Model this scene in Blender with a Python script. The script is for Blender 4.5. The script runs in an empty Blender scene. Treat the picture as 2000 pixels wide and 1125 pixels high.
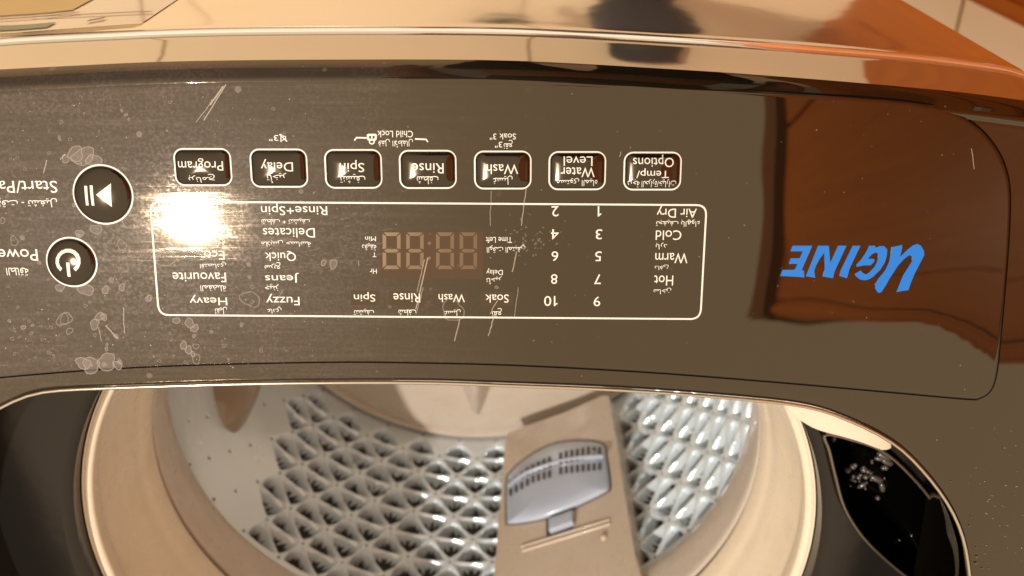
import bpy, bmesh, math, random
import numpy as np
from mathutils import Vector, Matrix
random.seed(7); rng = np.random.RandomState(7)
S = bpy.context.scene; COL = S.collection
R = math.radians

# ------------------------------------------------------------ camera
CAMZ = 1.36; F = 1800.0
TH = math.atan2(562.5 + 442, F)
cd = bpy.data.cameras.new('camera'); cam = bpy.data.objects.new('camera', cd); COL.objects.link(cam)
cd.sensor_width = 36; cd.lens = 36 * F / 2000; cd.clip_start = .02; cd.clip_end = 60
cd.dof.use_dof = True; cd.dof.focus_distance = .375; cd.dof.aperture_fstop = 11
st, ct = math.sin(TH), math.cos(TH)
M = Matrix(((-1, 0, 0), (0, -ct, -st), (0, -st, ct))).to_4x4()   # columns: right, up, back
cam.matrix_world = Matrix.Translation((0, 0, CAMZ)) @ M
S.camera = cam
# ------------------------------------------------------------ world, lamps, exposure
S.view_settings.view_transform = 'Standard'; S.view_settings.look = 'None'
S.view_settings.exposure = .18; S.view_settings.gamma = 1
W = bpy.data.worlds.new('World'); S.world = W; W.use_nodes = True
bg = W.node_tree.nodes['Background']; bg.inputs[0].default_value = (1.0, .84, .65, 1); bg.inputs[1].default_value = 1.0
_t = W.node_tree; _c = _t.nodes.new('ShaderNodeTexCoord'); _s = _t.nodes.new('ShaderNodeSeparateXYZ'); _r = _t.nodes.new('ShaderNodeMapRange'); _r.interpolation_type = 'SMOOTHSTEP'
_t.links.new(_c.outputs['Generated'], _s.inputs[0]); _t.links.new(_s.outputs[2], _r.inputs[0])
for _i, _v in enumerate((.05, .85, .30, 1.0)): _r.inputs[_i + 1].default_value = _v
_t.links.new(_r.outputs[0], bg.inputs[1])   # the room's walls are dimmer than its ceiling
def point(name, loc, power, rad, colr):
    l = bpy.data.lights.new(name, 'POINT'); l.energy = power; l.shadow_soft_size = rad; l.color = colr
    o = bpy.data.objects.new(name, l); COL.objects.link(o); o.location = loc; return o

# ------------------------------------------------------------ pixel <-> place
def ray(px, py):
    a = (px - 1000) / F; b = (py - 562.5) / F
    return Vector((-a, st + b * ct, -ct + b * st))
SL = .2905
def sheet_h(y):          # depth below the camera of the sloping top cover at a given y
    y0, y1 = .27, .40
    h = .33 - SL * (min(y, y0) - .2336)
    if y > y0:
        t = min(y, y1) - y0; L = y1 - y0; s1 = .04
        h -= SL * t + (s1 - SL) * t * t / (2 * L)
        if y > y1: h -= s1 * (y - y1)
    return h
def P(px, py, off=0.0):  # on the sloping sheet
    d = ray(px, py); t = .4
    for _ in range(60):
        t = .5 * t + .5 * (sheet_h(d.y * t) - off) / -d.z
    return Vector((d.x * t, d.y * t, CAMZ + d.z * t))
def H(px, py, h):        # on the level plane h below the camera
    d = ray(px, py); t = h / -d.z
    return Vector((d.x * t, d.y * t, CAMZ - h))
def PL(px, py, p0, n):   # on any plane
    d = ray(px, py); c = Vector((0, 0, CAMZ)); t = (p0 - c).dot(n) / d.dot(n)
    return c + d * t
NP = Vector((0, -SL, 1)).normalized(); UP = Vector((1, 0, 0)); VP = NP.cross(UP)
O0 = P(1000, 500)
def toP(p): q = p - O0; return q.dot(UP), q.dot(VP)
def fromP(u, v, w=0): return O0 + UP * u + VP * v + NP * w
CX, CY = .034, .375      # axis of the drum

# lamp seen mirrored in the panel at (372, 432)
def mirror_lamp(px, py, dist):
    d = ray(px, py).normalized(); r = d - 2 * d.dot(NP) * NP
    return P(px, py) + r * dist
point('ceiling_lamp', mirror_lamp(368, 428, 2.3), 180, .027, (1, .94, .86))

# ------------------------------------------------------------ materials
def pmat(name, col, rough=.5, metal=0, ior=1.5, coat=0, bump=None, alpha=1, spec=.5):
    m = bpy.data.materials.new(name); m.use_nodes = True; nt = m.node_tree; b = nt.nodes['Principled BSDF']
    b.inputs['Base Color'].default_value = (*col, 1); b.inputs['Roughness'].default_value = rough
    b.inputs['Metallic'].default_value = metal; b.inputs['IOR'].default_value = ior
    b.inputs['Coat Weight'].default_value = coat; b.inputs['Alpha'].default_value = alpha
    b.inputs['Specular IOR Level'].default_value = spec
    if bump:
        for sc_, st_, dist_ in bump[:1]:
            tc = nt.nodes.new('ShaderNodeTexCoord'); n = nt.nodes.new('ShaderNodeTexNoise'); n.inputs['Scale'].default_value = sc_
            n.inputs['Detail'].default_value = 4
            bp = nt.nodes.new('ShaderNodeBump'); bp.inputs['Strength'].default_value = st_; bp.inputs['Distance'].default_value = dist_
            nt.links.new(tc.outputs['Object'], n.inputs['Vector']); nt.links.new(n.outputs['Fac'], bp.inputs['Height'])
            nt.links.new(bp.outputs['Normal'], b.inputs['Normal'])
    return m
class NT:
    def __init__(s, m): s.nt = m.node_tree; s.b = s.nt.nodes['Principled BSDF']
    def new(s, t, **k):
        n = s.nt.nodes.new(t)
        for a, v in k.items(): setattr(n, a, v)
        return n
    def link(s, a, b): s.nt.links.new(a, b)
    def val(s, x, sock):
        if isinstance(x, (int, float)): sock.default_value = x
        else: s.link(x, sock)
    def math(s, op, a, b=0.0, c=None, clamp=False):
        n = s.new('ShaderNodeMath', operation=op, use_clamp=clamp); s.val(a, n.inputs[0]); s.val(b, n.inputs[1])
        if c is not None: s.val(c, n.inputs[2])
        return n.outputs[0]
    def ramp(s, x, a, b, lo=0.0, hi=1.0):
        n = s.new('ShaderNodeMapRange', interpolation_type='SMOOTHSTEP'); s.val(x, n.inputs[0])
        for i, v in enumerate((a, b, lo, hi)): n.inputs[i + 1].default_value = v
        return n.outputs[0]
    def coords(s, scale=(1, 1, 1), rot=(0, 0, 0)):
        tc = s.new('ShaderNodeTexCoord'); mp = s.new('ShaderNodeMapping'); mp.inputs['Scale'].default_value = scale; mp.inputs['Rotation'].default_value = rot
        s.link(tc.outputs['Object'], mp.inputs['Vector']); return mp.outputs[0]
    def noise(s, vec, scale, detail=3, rough=.5, dist=0):
        n = s.new('ShaderNodeTexNoise'); n.inputs['Scale'].default_value = scale; n.inputs['Detail'].default_value = detail
        n.inputs['Roughness'].default_value = rough; n.inputs['Distortion'].default_value = dist
        s.link(vec, n.inputs['Vector']); return n.outputs['Fac']
    def voronoi(s, vec, scale):
        n = s.new('ShaderNodeTexVoronoi'); n.inputs['Scale'].default_value = scale; s.link(vec, n.inputs['Vector']); return n
    def mixc(s, f, a, b):
        n = s.new('ShaderNodeMix', data_type='RGBA'); s.val(f, n.inputs[0])
        for v, k in ((a, 6), (b, 7)):
            if isinstance(v, tuple): n.inputs[k].default_value = (*v, 1)
            else: s.link(v, n.inputs[k])
        return n.outputs[2]
    def bump(s, h, strength, dist):
        n = s.new('ShaderNodeBump'); n.inputs['Strength'].default_value = strength; n.inputs['Distance'].default_value = dist
        s.link(h, n.inputs['Height']); s.link(n.outputs[0], s.b.inputs['Normal']); return n

def gloss_mat(name, base, dirt=1.0, ior=1.86):
    m = pmat(name, base, .05, ior=ior); g = NT(m); g.b.inputs['Specular Tint'].default_value = (1, .77, .53, 1)
    tc = g.new('ShaderNodeTexCoord'); sep = g.new('ShaderNodeSeparateXYZ'); g.link(tc.outputs['Object'], sep.inputs[0])
    L = g.ramp(sep.outputs[0], -.03, .13)                      # towards the machine's right side the sheet is dirtier
    streak = g.noise(g.coords((22, 420, 420), (0, 0, R(4))), 1, 5, .65)
    streak = g.ramp(streak, .42, .78)
    patch = g.noise(g.coords((1, 1, 1)), 26, 6, .65, .6); patch = g.ramp(patch, .45, .72)
    grain = g.noise(g.coords((1, 1, 1)), 700, 2, .6); grain = g.ramp(grain, .35, .8)
    film = g.ramp(g.noise(g.coords((1, 1, 1)), 13, 5, .6, 1.5), .42, .66)
    patch = g.math('ADD', g.math('MULTIPLY', patch, .7), g.math('MULTIPLY', film, .45), clamp=True)
    v = g.voronoi(g.coords((1, 1, 1)), 170); d = v.outputs['Distance']
    cs = g.new('ShaderNodeSeparateColor'); g.link(v.outputs['Color'], cs.inputs[0])
    pick = g.math('GREATER_THAN', cs.outputs[0], .82)
    r0 = g.math('MULTIPLY', cs.outputs[1], .22)
    spot = g.math('MULTIPLY', pick, g.math('LESS_THAN', d, g.math('ADD', r0, .03)))
    hz = g.math('MULTIPLY', L, g.math('ADD', g.math('MULTIPLY', streak, .45), g.math('MULTIPLY', g.math('MULTIPLY', patch, grain), .9)), clamp=True)
    dustf = g.math('ADD', g.math('MULTIPLY', hz, .13 * dirt), g.math('MULTIPLY', g.math('MULTIPLY', spot, L), .22 * dirt), clamp=True)
    dustf = g.math('ADD', dustf, g.math('MULTIPLY', L, .05 * dirt), clamp=True)
    v2 = g.voronoi(g.coords((1, 1, 1)), 330)
    cs2 = g.new('ShaderNodeSeparateColor'); g.link(v2.outputs['Color'], cs2.inputs[0])
    speck = g.math('MULTIPLY', g.math('GREATER_THAN', cs2.outputs[0], .965), g.math('LESS_THAN', v2.outputs['Distance'], .1))
    dustf = g.math('ADD', dustf, g.math('MULTIPLY', speck, .3), clamp=True)
    g.link(g.mixc(dustf, base, (.52, .42, .37)), g.b.inputs['Base Color'])
    rough = g.math('ADD', g.math('MULTIPLY', hz, .05 * dirt), g.math('ADD', .022, g.math('MULTIPLY', L, .018 * dirt)))
    g.link(rough, g.b.inputs['Roughness'])
    g.link(g.math('MULTIPLY', L, g.math('ADD', .05 * dirt, g.math('MULTIPLY', grain, .10 * dirt))), g.b.inputs['Coat Weight']); g.b.inputs['Coat Roughness'].default_value = .36; g.b.inputs['Coat IOR'].default_value = 1.6
    wav = g.noise(g.coords((1, 1, 1)), 9, 1.5, .4)
    hgt = g.math('ADD', g.math('MULTIPLY', wav, 1.0), g.math('MULTIPLY', g.math('MULTIPLY', streak, L), .003))
    g.bump(hgt, .5, .0050)
    return m
m_panel = gloss_mat('panel_black_gloss', (.008, .006, .003))
m_console = gloss_mat('console_black_gloss', (.008, .006, .003), .7)
m_cap = pmat('button_gloss', (.006, .004, .003), .11, ior=1.75); m_cap.node_tree.nodes['Principled BSDF'].inputs['Specular Tint'].default_value = (1, .80, .58, 1)
m_dark = pmat('dark_plastic', (.010, .009, .008), .22, ior=1.45, bump=[(9, .5, .004)])
m_white = pmat('white_print', (.76, .73, .63), .45)
m_blue = pmat('blue_print', (.008, .18, .62), .28)
m_gap = pmat('gap_black', (.003, .002, .002), .8, spec=.05)
m_seg = pmat('segment_amber', (.085, .042, .015), .25, ior=1.8)
m_window = pmat('window_brown', (.030, .012, .003), .10, ior=1.9)
m_window2 = pmat('indicator_window_brown', (.018, .009, .003), .09, ior=1.92)
m_beige = pmat('tub_beige', (.84, .70, .52), .33, coat=.15, bump=[(14, .25, .003)])
m_taupe = pmat('balance_taupe', (.63, .53, .43), .32, coat=.3, bump=[(14, .25, .003)])
m_col = pmat('column_beige', (.62, .50, .385), .30, coat=.3, bump=[(12, .2, .003)])
m_filter = pmat('filter_white', (.50, .55, .66), .22, coat=.4)
m_slot = pmat('slot_dark', (.10, .085, .075), .6)
m_groove = pmat('groove_brown', (.12, .08, .05), .5)
m_dust = pmat('dried_water', (.55, .45, .38), .55, alpha=.15)
m_ring = pmat('dried_water_edge', (.62, .52, .44), .5, alpha=.22)
m_scr = pmat('scratch', (.75, .62, .48), .5, alpha=.42)
m_wipe = pmat('wiping_streak', (.7, .58, .46), .5, alpha=.14)
m_foam = pmat('droplet', (.10, .08, .065), .2, ior=1.8)

m_steel = pmat('steel', (.62, .70, .74), .24, metal=.3); g = NT(m_steel)
n1 = g.noise(g.coords((1, 1, 1)), 24, 5, .6, .4)
g.link(g.mixc(g.ramp(n1, .35, .75), (.80, .88, .93), (.88, .94, .98)), g.b.inputs['Base Color'])
g.link(g.ramp(n1, .3, .8, .16, .30), g.b.inputs['Roughness'])
m_bead = pmat('bead_bright', (.55, .46, .34), .18, metal=.8)
m_trim = pmat('trim_dark_chrome', (.66, .60, .51), .05, metal=.92, bump=[(6, .3, .002)])
m_body = pmat('body_silver', (.95, .87, .76), .10, metal=.95, bump=[(7, .4, .003)])
m_hole_shade = pmat('hole_and_pit_shade', (.05, .045, .038), .7)
m_tile = pmat('tile_beige', (.60, .45, .31), .2); g = NT(m_tile)
n1 = g.noise(g.coords((1, 1, 1)), 5, 6, .6, .8)
g.link(g.mixc(n1, (.76, .58, .38), (.84, .66, .45)), g.b.inputs['Base Color'])
for mm_ in (m_beige, m_taupe, m_col):
    g = NT(mm_); cb = tuple(g.b.inputs['Base Color'].default_value[:3]); n1 = g.noise(g.coords((1, 1, 1)), 38, 8, .7, .5); n2 = g.noise(g.coords((1, 1, 1)), 420, 2, .5)
    f_ = g.math('ADD', g.math('MULTIPLY', g.ramp(n1, .48, .75), .5), g.math('MULTIPLY', g.ramp(n2, .66, .74), .5), clamp=True)
    g.link(g.mixc(f_, cb, tuple(c * k for c, k in zip(cb, (.80, .76, .70)))), g.b.inputs['Base Color']); g.link(g.ramp(n1, .3, .7, .22, .42), g.b.inputs['Roughness'])
m_grout = pmat('grout', (.30, .18, .11), .8)
m_wood = pmat('wood_orange', (.42, .12, .02), .35, spec=.12); g = NT(m_wood)
n1 = g.noise(g.coords((30, 30, 1.6)), 1, 6, .6, 1.2)
g.link(g.mixc(n1, (.36, .075, .002), (.66, .19, .006)), g.b.inputs['Base Color'])
m_sticker = pmat('sticker_paper', (.90, .76, .55), .15, coat=1)
m_green = pmat('sticker_green', (.30, .36, .18), .4); m_yellow = pmat('sticker_yellow', (.85, .62, .22), .4)
m_ink = pmat('sticker_ink', (.35, .22, .13), .5)

for m_ in (m_window, m_window2, m_seg, m_dark): m_.node_tree.nodes['Principled BSDF'].inputs['Specular Tint'].default_value = (1, .78, .56, 1)
# ------------------------------------------------------------ object helpers
def tag(o, label=None, cat=None, group=None, kind=None):
    for k, v in (('label', label), ('category', cat), ('group', group), ('kind', kind)):
        if v: o[k] = v
    return o
def empty(name, loc):
    o = bpy.data.objects.new(name, None); COL.objects.link(o); o.location = loc; o.empty_display_size = .05; return o
def mesh(name, verts, faces, mat, parent=None, smooth=True):
    me = bpy.data.meshes.new(name); me.from_pydata([tuple(v) for v in verts], [], faces); me.update()
    return put(name, me, mat, parent, smooth)
def put(name, me, mat, parent=None, smooth=True):
    for mm in (mat if isinstance(mat, (list, tuple)) else [mat]): me.materials.append(mm)
    if smooth: me.polygons.foreach_set('use_smooth', [True] * len(me.polygons))
    o = bpy.data.objects.new(name, me); COL.objects.link(o)
    if parent: adopt(o, parent)
    return o
def world_loc(o):
    v = Vector(o.location)
    p = o.parent
    while p: v = v + Vector(p.location); p = p.parent
    return v
def adopt(o, parent):
    o.parent = parent
    o.matrix_parent_inverse = Matrix.Translation(-world_loc(parent)) if parent.type == 'EMPTY' else Matrix.Identity(4)
def from_bm(name, bm, mat, parent=None, smooth=True):
    bmesh.ops.recalc_face_normals(bm, faces=bm.faces)
    me = bpy.data.meshes.new(name); bm.to_mesh(me); bm.free(); return put(name, me, mat, parent, smooth)
def sharp(o, deg=35):
    me = o.data; bm = bmesh.new(); bm.from_mesh(me)
    for e in bm.edges:
        if len(e.link_faces) == 2 and e.calc_face_angle(0) > R(deg): e.smooth = False
    bm.to_mesh(me); bm.free(); return o
def spline(pts, n=8, closed=False):
    out = []; N = len(pts)
    rngi = range(N if closed else N - 1)
    for i in rngi:
        g_ = (lambda k: pts[k % N]) if closed else (lambda k: pts[max(0, min(N - 1, k))])
        p0, p1, p2, p3 = [np.array(g_(i + k), float) for k in (-1, 0, 1, 2)]
        for j in range(n):
            t = j / n
            out.append(.5 * ((2 * p1) + (-p0 + p2) * t + (2 * p0 - 5 * p1 + 4 * p2 - p3) * t * t + (-p0 + 3 * p1 - 3 * p2 + p3) * t ** 3))
    if not closed: out.append(np.array(pts[-1], float))
    return out
def solid(name, loop, down, mat, parent, bevel=0, seg=2, flip=False):
    """closed loop of 3-D points, extruded by the vector `down`, its upper edge rounded"""
    bm = bmesh.new(); vs = [bm.verts.new(p) for p in loop]; f = bm.faces.new(vs)
    r = bmesh.ops.extrude_face_region(bm, geom=[f]); ev = [e for e in r['geom'] if isinstance(e, bmesh.types.BMVert)]
    bmesh.ops.translate(bm, vec=down, verts=ev)
    if bevel:
        top = [e for e in bm.edges if all(v in set(vs) for v in e.verts)]
        bmesh.ops.bevel(bm, geom=top, offset=bevel, segments=seg, profile=.5, affect='EDGES', clamp_overlap=True)
    o = from_bm(name, bm, mat, parent); return sharp(o, 40)
def flat(name, loop, mat, parent, tri=True):
    bm = bmesh.new(); vs = [bm.verts.new(p) for p in loop]; f = bm.faces.new(vs)
    bmesh.ops.triangulate(bm, faces=[f]); 
    me = bpy.data.meshes.new(name); bm.to_mesh(me); bm.free(); return put(name, me, mat, parent, False)
def tube(path, r, n=6):
    vs, fs = [], []
    path = [Vector(p) for p in path]
    for i, p in enumerate(path):
        t = (path[min(i + 1, len(path) - 1)] - path[max(i - 1, 0)]).normalized()
        a = t.orthogonal().normalized() if i == 0 else (a - t * a.dot(t)).normalized(); b = t.cross(a)
        for k in range(n): an = 2 * math.pi * k / n; vs.append(p + (a * math.cos(an) + b * math.sin(an)) * r)
    for i in range(len(path) - 1):
        for k in range(n): fs.append((i * n + k, i * n + (k + 1) % n, (i + 1) * n + (k + 1) % n, (i + 1) * n + k))
    return vs, fs
def lathe(name, prof, mat, parent, n=256):
    vs, fs = [], []
    for (r, h) in prof:
        for k in range(n): a = 2 * math.pi * k / n; vs.append((CX + r * math.cos(a), CY + r * math.sin(a), CAMZ - h))
    for i in range(len(prof) - 1):
        for k in range(n): fs.append((i * n + k, i * n + (k + 1) % n, (i + 1) * n + (k + 1) % n, (i + 1) * n + k))
    return mesh(name, vs, fs, mat, parent)
def rrect(w, h, r, n=5):
    out = []
    for (sx, sy, a0) in ((1, 1, 0), (-1, 1, 90), (-1, -1, 180), (1, -1, 270)):
        for k in range(n + 1): a = R(a0 + 90 * k / n); out.append((sx * (w / 2 - r) + r * math.cos(a), sy * (h / 2 - r) + r * math.sin(a)))
    return out

# ------------------------------------------------------------ Arabic shaping and print
FORMS = {'ء': (0xFE80, 1), 'آ': (0xFE81, 2), 'أ': (0xFE83, 2), 'ؤ': (0xFE85, 2), 'إ': (0xFE87, 2), 'ئ': (0xFE89, 4), 'ا': (0xFE8D, 2), 'ب': (0xFE8F, 4), 'ة': (0xFE93, 2), 'ت': (0xFE95, 4), 'ث': (0xFE99, 4), 'ج': (0xFE9D, 4), 'ح': (0xFEA1, 4), 'خ': (0xFEA5, 4), 'د': (0xFEA9, 2), 'ذ': (0xFEAB, 2), 'ر': (0xFEAD, 2), 'ز': (0xFEAF, 2), 'س': (0xFEB1, 4), 'ش': (0xFEB5, 4), 'ص': (0xFEB9, 4), 'ض': (0xFEBD, 4), 'ط': (0xFEC1, 4), 'ظ': (0xFEC5, 4), 'ع': (0xFEC9, 4), 'غ': (0xFECD, 4), 'ف': (0xFED1, 4), 'ق': (0xFED5, 4), 'ك': (0xFED9, 4), 'ل': (0xFEDD, 4), 'م': (0xFEE1, 4), 'ن': (0xFEE5, 4), 'ه': (0xFEE9, 4), 'و': (0xFEED, 2), 'ى': (0xFEEF, 2), 'ي': (0xFEF1, 4)}
def shape(s):
    out = []; i = 0
    def joins_left(c): return c in FORMS and FORMS[c][1] == 4
    prev = False
    while i < len(s):
        c = s[i]
        if c == 'ل' and i + 1 < len(s) and s[i + 1] in 'اأ':
            base = 0xFEFB if s[i + 1] == 'ا' else 0xFEF7
            out.append(chr(base + (1 if prev else 0))); prev = False; i += 2; continue
        if c in FORMS:
            base, n = FORMS[c]; nxt = i + 1 < len(s) and s[i + 1] in FORMS and FORMS[s[i + 1]][1] > 1
            if n == 4: k = (3 if prev else 2) if nxt else (1 if prev else 0)
            elif n == 2: k = 1 if prev else 0
            else: k = 0
            out.append(chr(base + k)); prev = n == 4
        else: out.append(c); prev = False
        i += 1
    return ''.join(reversed(out))
from mathutils.geometry import delaunay_2d_cdt
def glyphs(s, off=.012):
    """filled outlines of a word: triangulated here, because the curve filler drops parts of some joined letters"""
    c = bpy.data.curves.new('t', 'FONT'); c.body = s; c.offset = off; c.resolution_u = 3; c.fill_mode = 'NONE'; c.dimensions = '3D'
    o = bpy.data.objects.new('t', c); COL.objects.link(o); bpy.context.view_layer.update()
    m0 = bpy.data.meshes.new_from_object(o.evaluated_get(bpy.context.evaluated_depsgraph_get()))
    bpy.data.objects.remove(o); bpy.data.curves.remove(c)
    pts = [Vector(v.co[:2]) for v in m0.vertices]; ed = [tuple(e.vertices) for e in m0.edges]
    nb = {}
    for a, b in ed: nb.setdefault(a, []).append(b); nb.setdefault(b, []).append(a)
    seen = set(); loops = []
    for st0 in nb:
        if st0 in seen: continue
        lp = [st0]; seen.add(st0); cur = st0
        while True:
            nx_ = [q for q in nb[cur] if q not in seen]
            if cur == st0 and len(lp) == 1 and nx_: nx_ = [min(nx_)] if (min(nx_) == st0 + 1) else nx_
            if not nx_: break
            cur = nx_[0]; seen.add(cur); lp.append(cur)
        loops.append(lp)
    bpy.data.meshes.remove(m0)
    if s in ('',): return bpy.data.meshes.new('lettering')
    V2, _, F2, _, _, _ = delaunay_2d_cdt(pts, [(lp[k], lp[(k + 1) % len(lp)]) for lp in loops for k in range(len(lp)) if len(lp) > 2], [], 0, 1e-5)
    V2 = np.array([tuple(v) for v in V2]); F2 = np.array([f for f in F2]); cen_ = V2[F2].mean(1)
    wn = np.zeros(len(cen_), int)
    for lp in loops:
        L = np.array([tuple(pts[k]) for k in lp]); Ln = np.roll(L, -1, 0)
        for (x0, y0), (x1, y1) in zip(L, Ln):
            isl = (x1 - x0) * (cen_[:, 1] - y0) - (cen_[:, 0] - x0) * (y1 - y0)
            wn += ((y0 <= cen_[:, 1]) & (y1 > cen_[:, 1]) & (isl > 0)).astype(int) - ((y0 > cen_[:, 1]) & (y1 <= cen_[:, 1]) & (isl < 0)).astype(int)
    F2 = F2[wn != 0]
    used = np.unique(F2); remap = {int(k): i for i, k in enumerate(used)}
    me = bpy.data.meshes.new('lettering'); me.from_pydata([(float(V2[k][0]), float(V2[k][1]), 0) for k in used], [], [tuple(remap[int(k)] for k in f) for f in F2]); me.update()
    return me
DG = []
def text(s, box, parent, hfun=None, bold=0.0, w=.00012, mat=None):
    """print s (reading upside down in the photo) inside the pixel box on the panel plane"""
    if any('\u0600' <= ch <= '\u06ff' for ch in s):
        s = shape(s); bold = bold or .02
    me = glyphs(s, .002 if bold else .005); n = len(me.vertices); co = np.empty(n * 3); me.vertices.foreach_get('co', co); co = co.reshape(n, 3)
    x0, y0, x1, y1 = box; mx, my = (x0 + x1) / 2, (y0 + y1) / 2
    L = toP(P(x1, my)); Rr = toP(P(x0, my)); B = toP(P(mx, y0)); T = toP(P(mx, y1)); C0 = toP(P(mx, my))
    lo, hi = co[:, :2].min(0), co[:, :2].max(0); q = (co[:, :2] - (lo + hi) / 2) / (hi - lo)
    u = C0[0] + q[:, 0] * (Rr[0] - L[0]); v = C0[1] + q[:, 1] * (T[1] - B[1])
    pts = []
    for a, b in zip(u, v): pts.append(fromP(a, b, w + (hfun(a, b) if hfun else 0)))
    me.vertices.foreach_set('co', np.array(pts).ravel()); me.update()
    for m_ in list(me.materials): me.materials.pop()
    return put('lettering', me, mat or m_white, parent, False)
def ribbon(pts, wpx, z=.0001, closed=False):
    """thin printed line through pixel points, on the panel"""
    q = [toP(P(*p)) for p in pts]; N = len(q); vs = []; fs = []
    hw = wpx * .00021 / 2
    for i in range(N):
        a = q[(i - 1) % N] if closed or i else q[i]; b = q[(i + 1) % N] if closed or i < N - 1 else q[i]
        t = Vector((b[0] - a[0], b[1] - a[1])).normalized(); nx, ny = -t.y, t.x
        vs += [fromP(q[i][0] + nx * hw, q[i][1] + ny * hw, z), fromP(q[i][0] - nx * hw, q[i][1] - ny * hw, z)]
    for i in range(N if closed else N - 1):
        j = (i + 1) % N; fs.append((2 * i, 2 * i + 1, 2 * j + 1, 2 * j))
    return vs, fs
def merge(lst):
    V, Fc = [], []
    for vs, fs in lst:
        k = len(V); V += list(vs); Fc += [tuple(i + k for i in f) for f in fs]
    return V, Fc

# ============================================================ SETTING: floor, wooden cupboard
floor = mesh('floor', [(-4, -4, -.004), (4, -4, -.004), (4, 4, -.004), (-4, 4, -.004)], [(0, 1, 2, 3)], m_grout, None, False); tag(floor, kind='structure')
TS = .60; gx = H(1872, 40, CAMZ).x
bm = bmesh.new(); bmesh.ops.create_cube(bm, size=1)
for v in bm.verts: v.co = Vector((v.co.x * (TS - .004), v.co.y * (TS - .004), v.co.z * .012))
bmesh.ops.bevel(bm, geom=[e for e in bm.edges if abs(e.verts[0].co.z - e.verts[1].co.z) < 1e-5 and e.verts[0].co.z > 0], offset=.0015, segments=1, affect='EDGES')
tme = bpy.data.meshes.new('tile'); bm.to_mesh(tme); bm.free(); tme.materials.append(m_tile)
for i in range(-5, 6):
    for j in range(-6, 5):
        o = bpy.data.objects.new('tile', tme); COL.objects.link(o); o.location = (gx + (i + .5) * TS, -.15 + (j + .5) * TS, -.0035); o.parent = floor

# tall cupboard to the machine's left; its corner post runs down to the floor along the photo's top right
cr = ray(1880, 0); tq = 1.16; cxp, cyp = cr.x * tq, cr.y * tq
cup = empty('wooden_cupboard', (cxp - .3, cyp - .6, 0)); tag(cup, 'tall orange-brown varnished wooden cupboard beside the machine, at the top right corner', 'cupboard')
def box(name, a, b, mat, parent, bev=.003):
    bm = bmesh.new(); bmesh.ops.create_cube(bm, size=1)
    for v in bm.verts: v.co = Vector([(a[k] + b[k]) / 2 + v.co[k] * (b[k] - a[k]) for k in range(3)])
    if bev: bmesh.ops.bevel(bm, geom=list(bm.edges), offset=bev, segments=2, affect='EDGES')
    return sharp(from_bm(name, bm, mat, parent), 40)
CH = 2.66
box('carcass', (cxp - .58, cyp - 1.25, .0), (cxp - .022, cyp - .001, CH), m_wood, cup)
m_wood2 = pmat('wood_dark', (.16, .035, .004), .3, spec=.25)
box('cornice', (cxp - .60, cyp - 1.27, CH - .12), (cxp + .012, cyp + .012, CH + .02), m_wood2, cup, .01)
box('corner_post', (cxp - .05, cyp - .03, .0), (cxp, cyp + .0, CH - .121), m_wood, cup, .008)
for k in range(2):
    y1 = cyp - .034 - k * .60; y0 = y1 - .585
    d = box('door', (cxp - .0215, y0, .1), (cxp - .004, y1, CH - .14), m_wood, cup)
    for (za, zb) in ((.2, 1.2), (1.32, CH - .26)):
        box('raised_panel', (cxp - .0035, y0 + .08, za), (cxp + .004, y1 - .08, zb), m_wood, d, .0036)
    box('door_handle', (cxp - .0035, (y0 + .04 if k == 0 else y1 - .055), 1.0), (cxp + .02, (y0 + .055 if k == 0 else y1 - .04), 1.14), m_steel, d, .003)

# ============================================================ THE MACHINE
wm = empty('washing_machine', (CX, CY, 0))
tag(wm, 'top-loading washing machine with glossy black control panel, seen upside down from above', 'washing machine')

# ---- outline of the console at its lower front edge (world x, y), front edge first
lip = [H(px, py, .413) for px, py in ((1990, 140), (1870, 121), (1750, 108), (1500, 88), (1300, 75), (1000, 60), (700, 58), (400, 61), (200, 69), (0, 80))]
half = [(p.x, p.y) for p in lip]
ym = lambda x: np.interp(x, [p[0] for p in half], [p[1] for p in half])
front = half + [(.25, half[-1][1] + .0035), (2 * CX - half[1][0] + .0, half[0][1] - .002), (2 * CX - half[0][0] + .004, half[0][1])]
sidep = [(-.2445, .126), (-.2545, .139), (-.2605, .156), (-.2635, .185), (-.265, .25), (-.265, .45), (-.264, .62), (-.25, .665), (-.22, .68), (0, .685)]
right = list(reversed(sidep)); left = [(2 * CX - x, y) for x, y in sidep]
outline = spline(right[1:] + front + left[:-1] + [(2 * CX, .685)], 6, True)
outline = [np.array(p) for p in outline]
def polar(loop, N=480):
    """radius of a closed loop about the drum axis for N directions"""
    L = np.array(loop)[:, :2] - np.array([CX, CY]); a = np.arctan2(L[:, 1], L[:, 0]); out = []
    n = len(L); P2 = np.roll(L, -1, axis=0); D = P2 - L
    for k in range(N):
        t = 2 * math.pi * k / N; d = np.array([math.cos(t), math.sin(t)])
        den = d[0] * D[:, 1] - d[1] * D[:, 0]; den = np.where(abs(den) < 1e-12, 1e-12, den)
        s = (L[:, 0] * D[:, 1] - L[:, 1] * D[:, 0]) / den; w = (L[:, 0] * d[1] - L[:, 1] * d[0]) / den
        ok = (s > 0) & (w >= -1e-6) & (w <= 1 + 1e-6)
        out.append(s[ok].max() if ok.any() else (out[-1] if out else .3))
    return np.array(out)
NA = 720
ro = polar(outline, NA)
op = [P(px, py) for px, py in ((1893, 1200), (1893, 1125), (1880, 1050), (1850, 985), (1800, 920), (1740, 865), (1640, 817), (1560, 795), (1400, 779), (1200, 765), (1000, 757), (800, 751), (500, 753), (200, 762), (100, 767), (60, 773), (0, 800), (-70, 845), (-130, 910), (-180, 1000), (-205, 1080), (-215, 1200))]
opw = [(p.x, p.y) for p in op]
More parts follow.
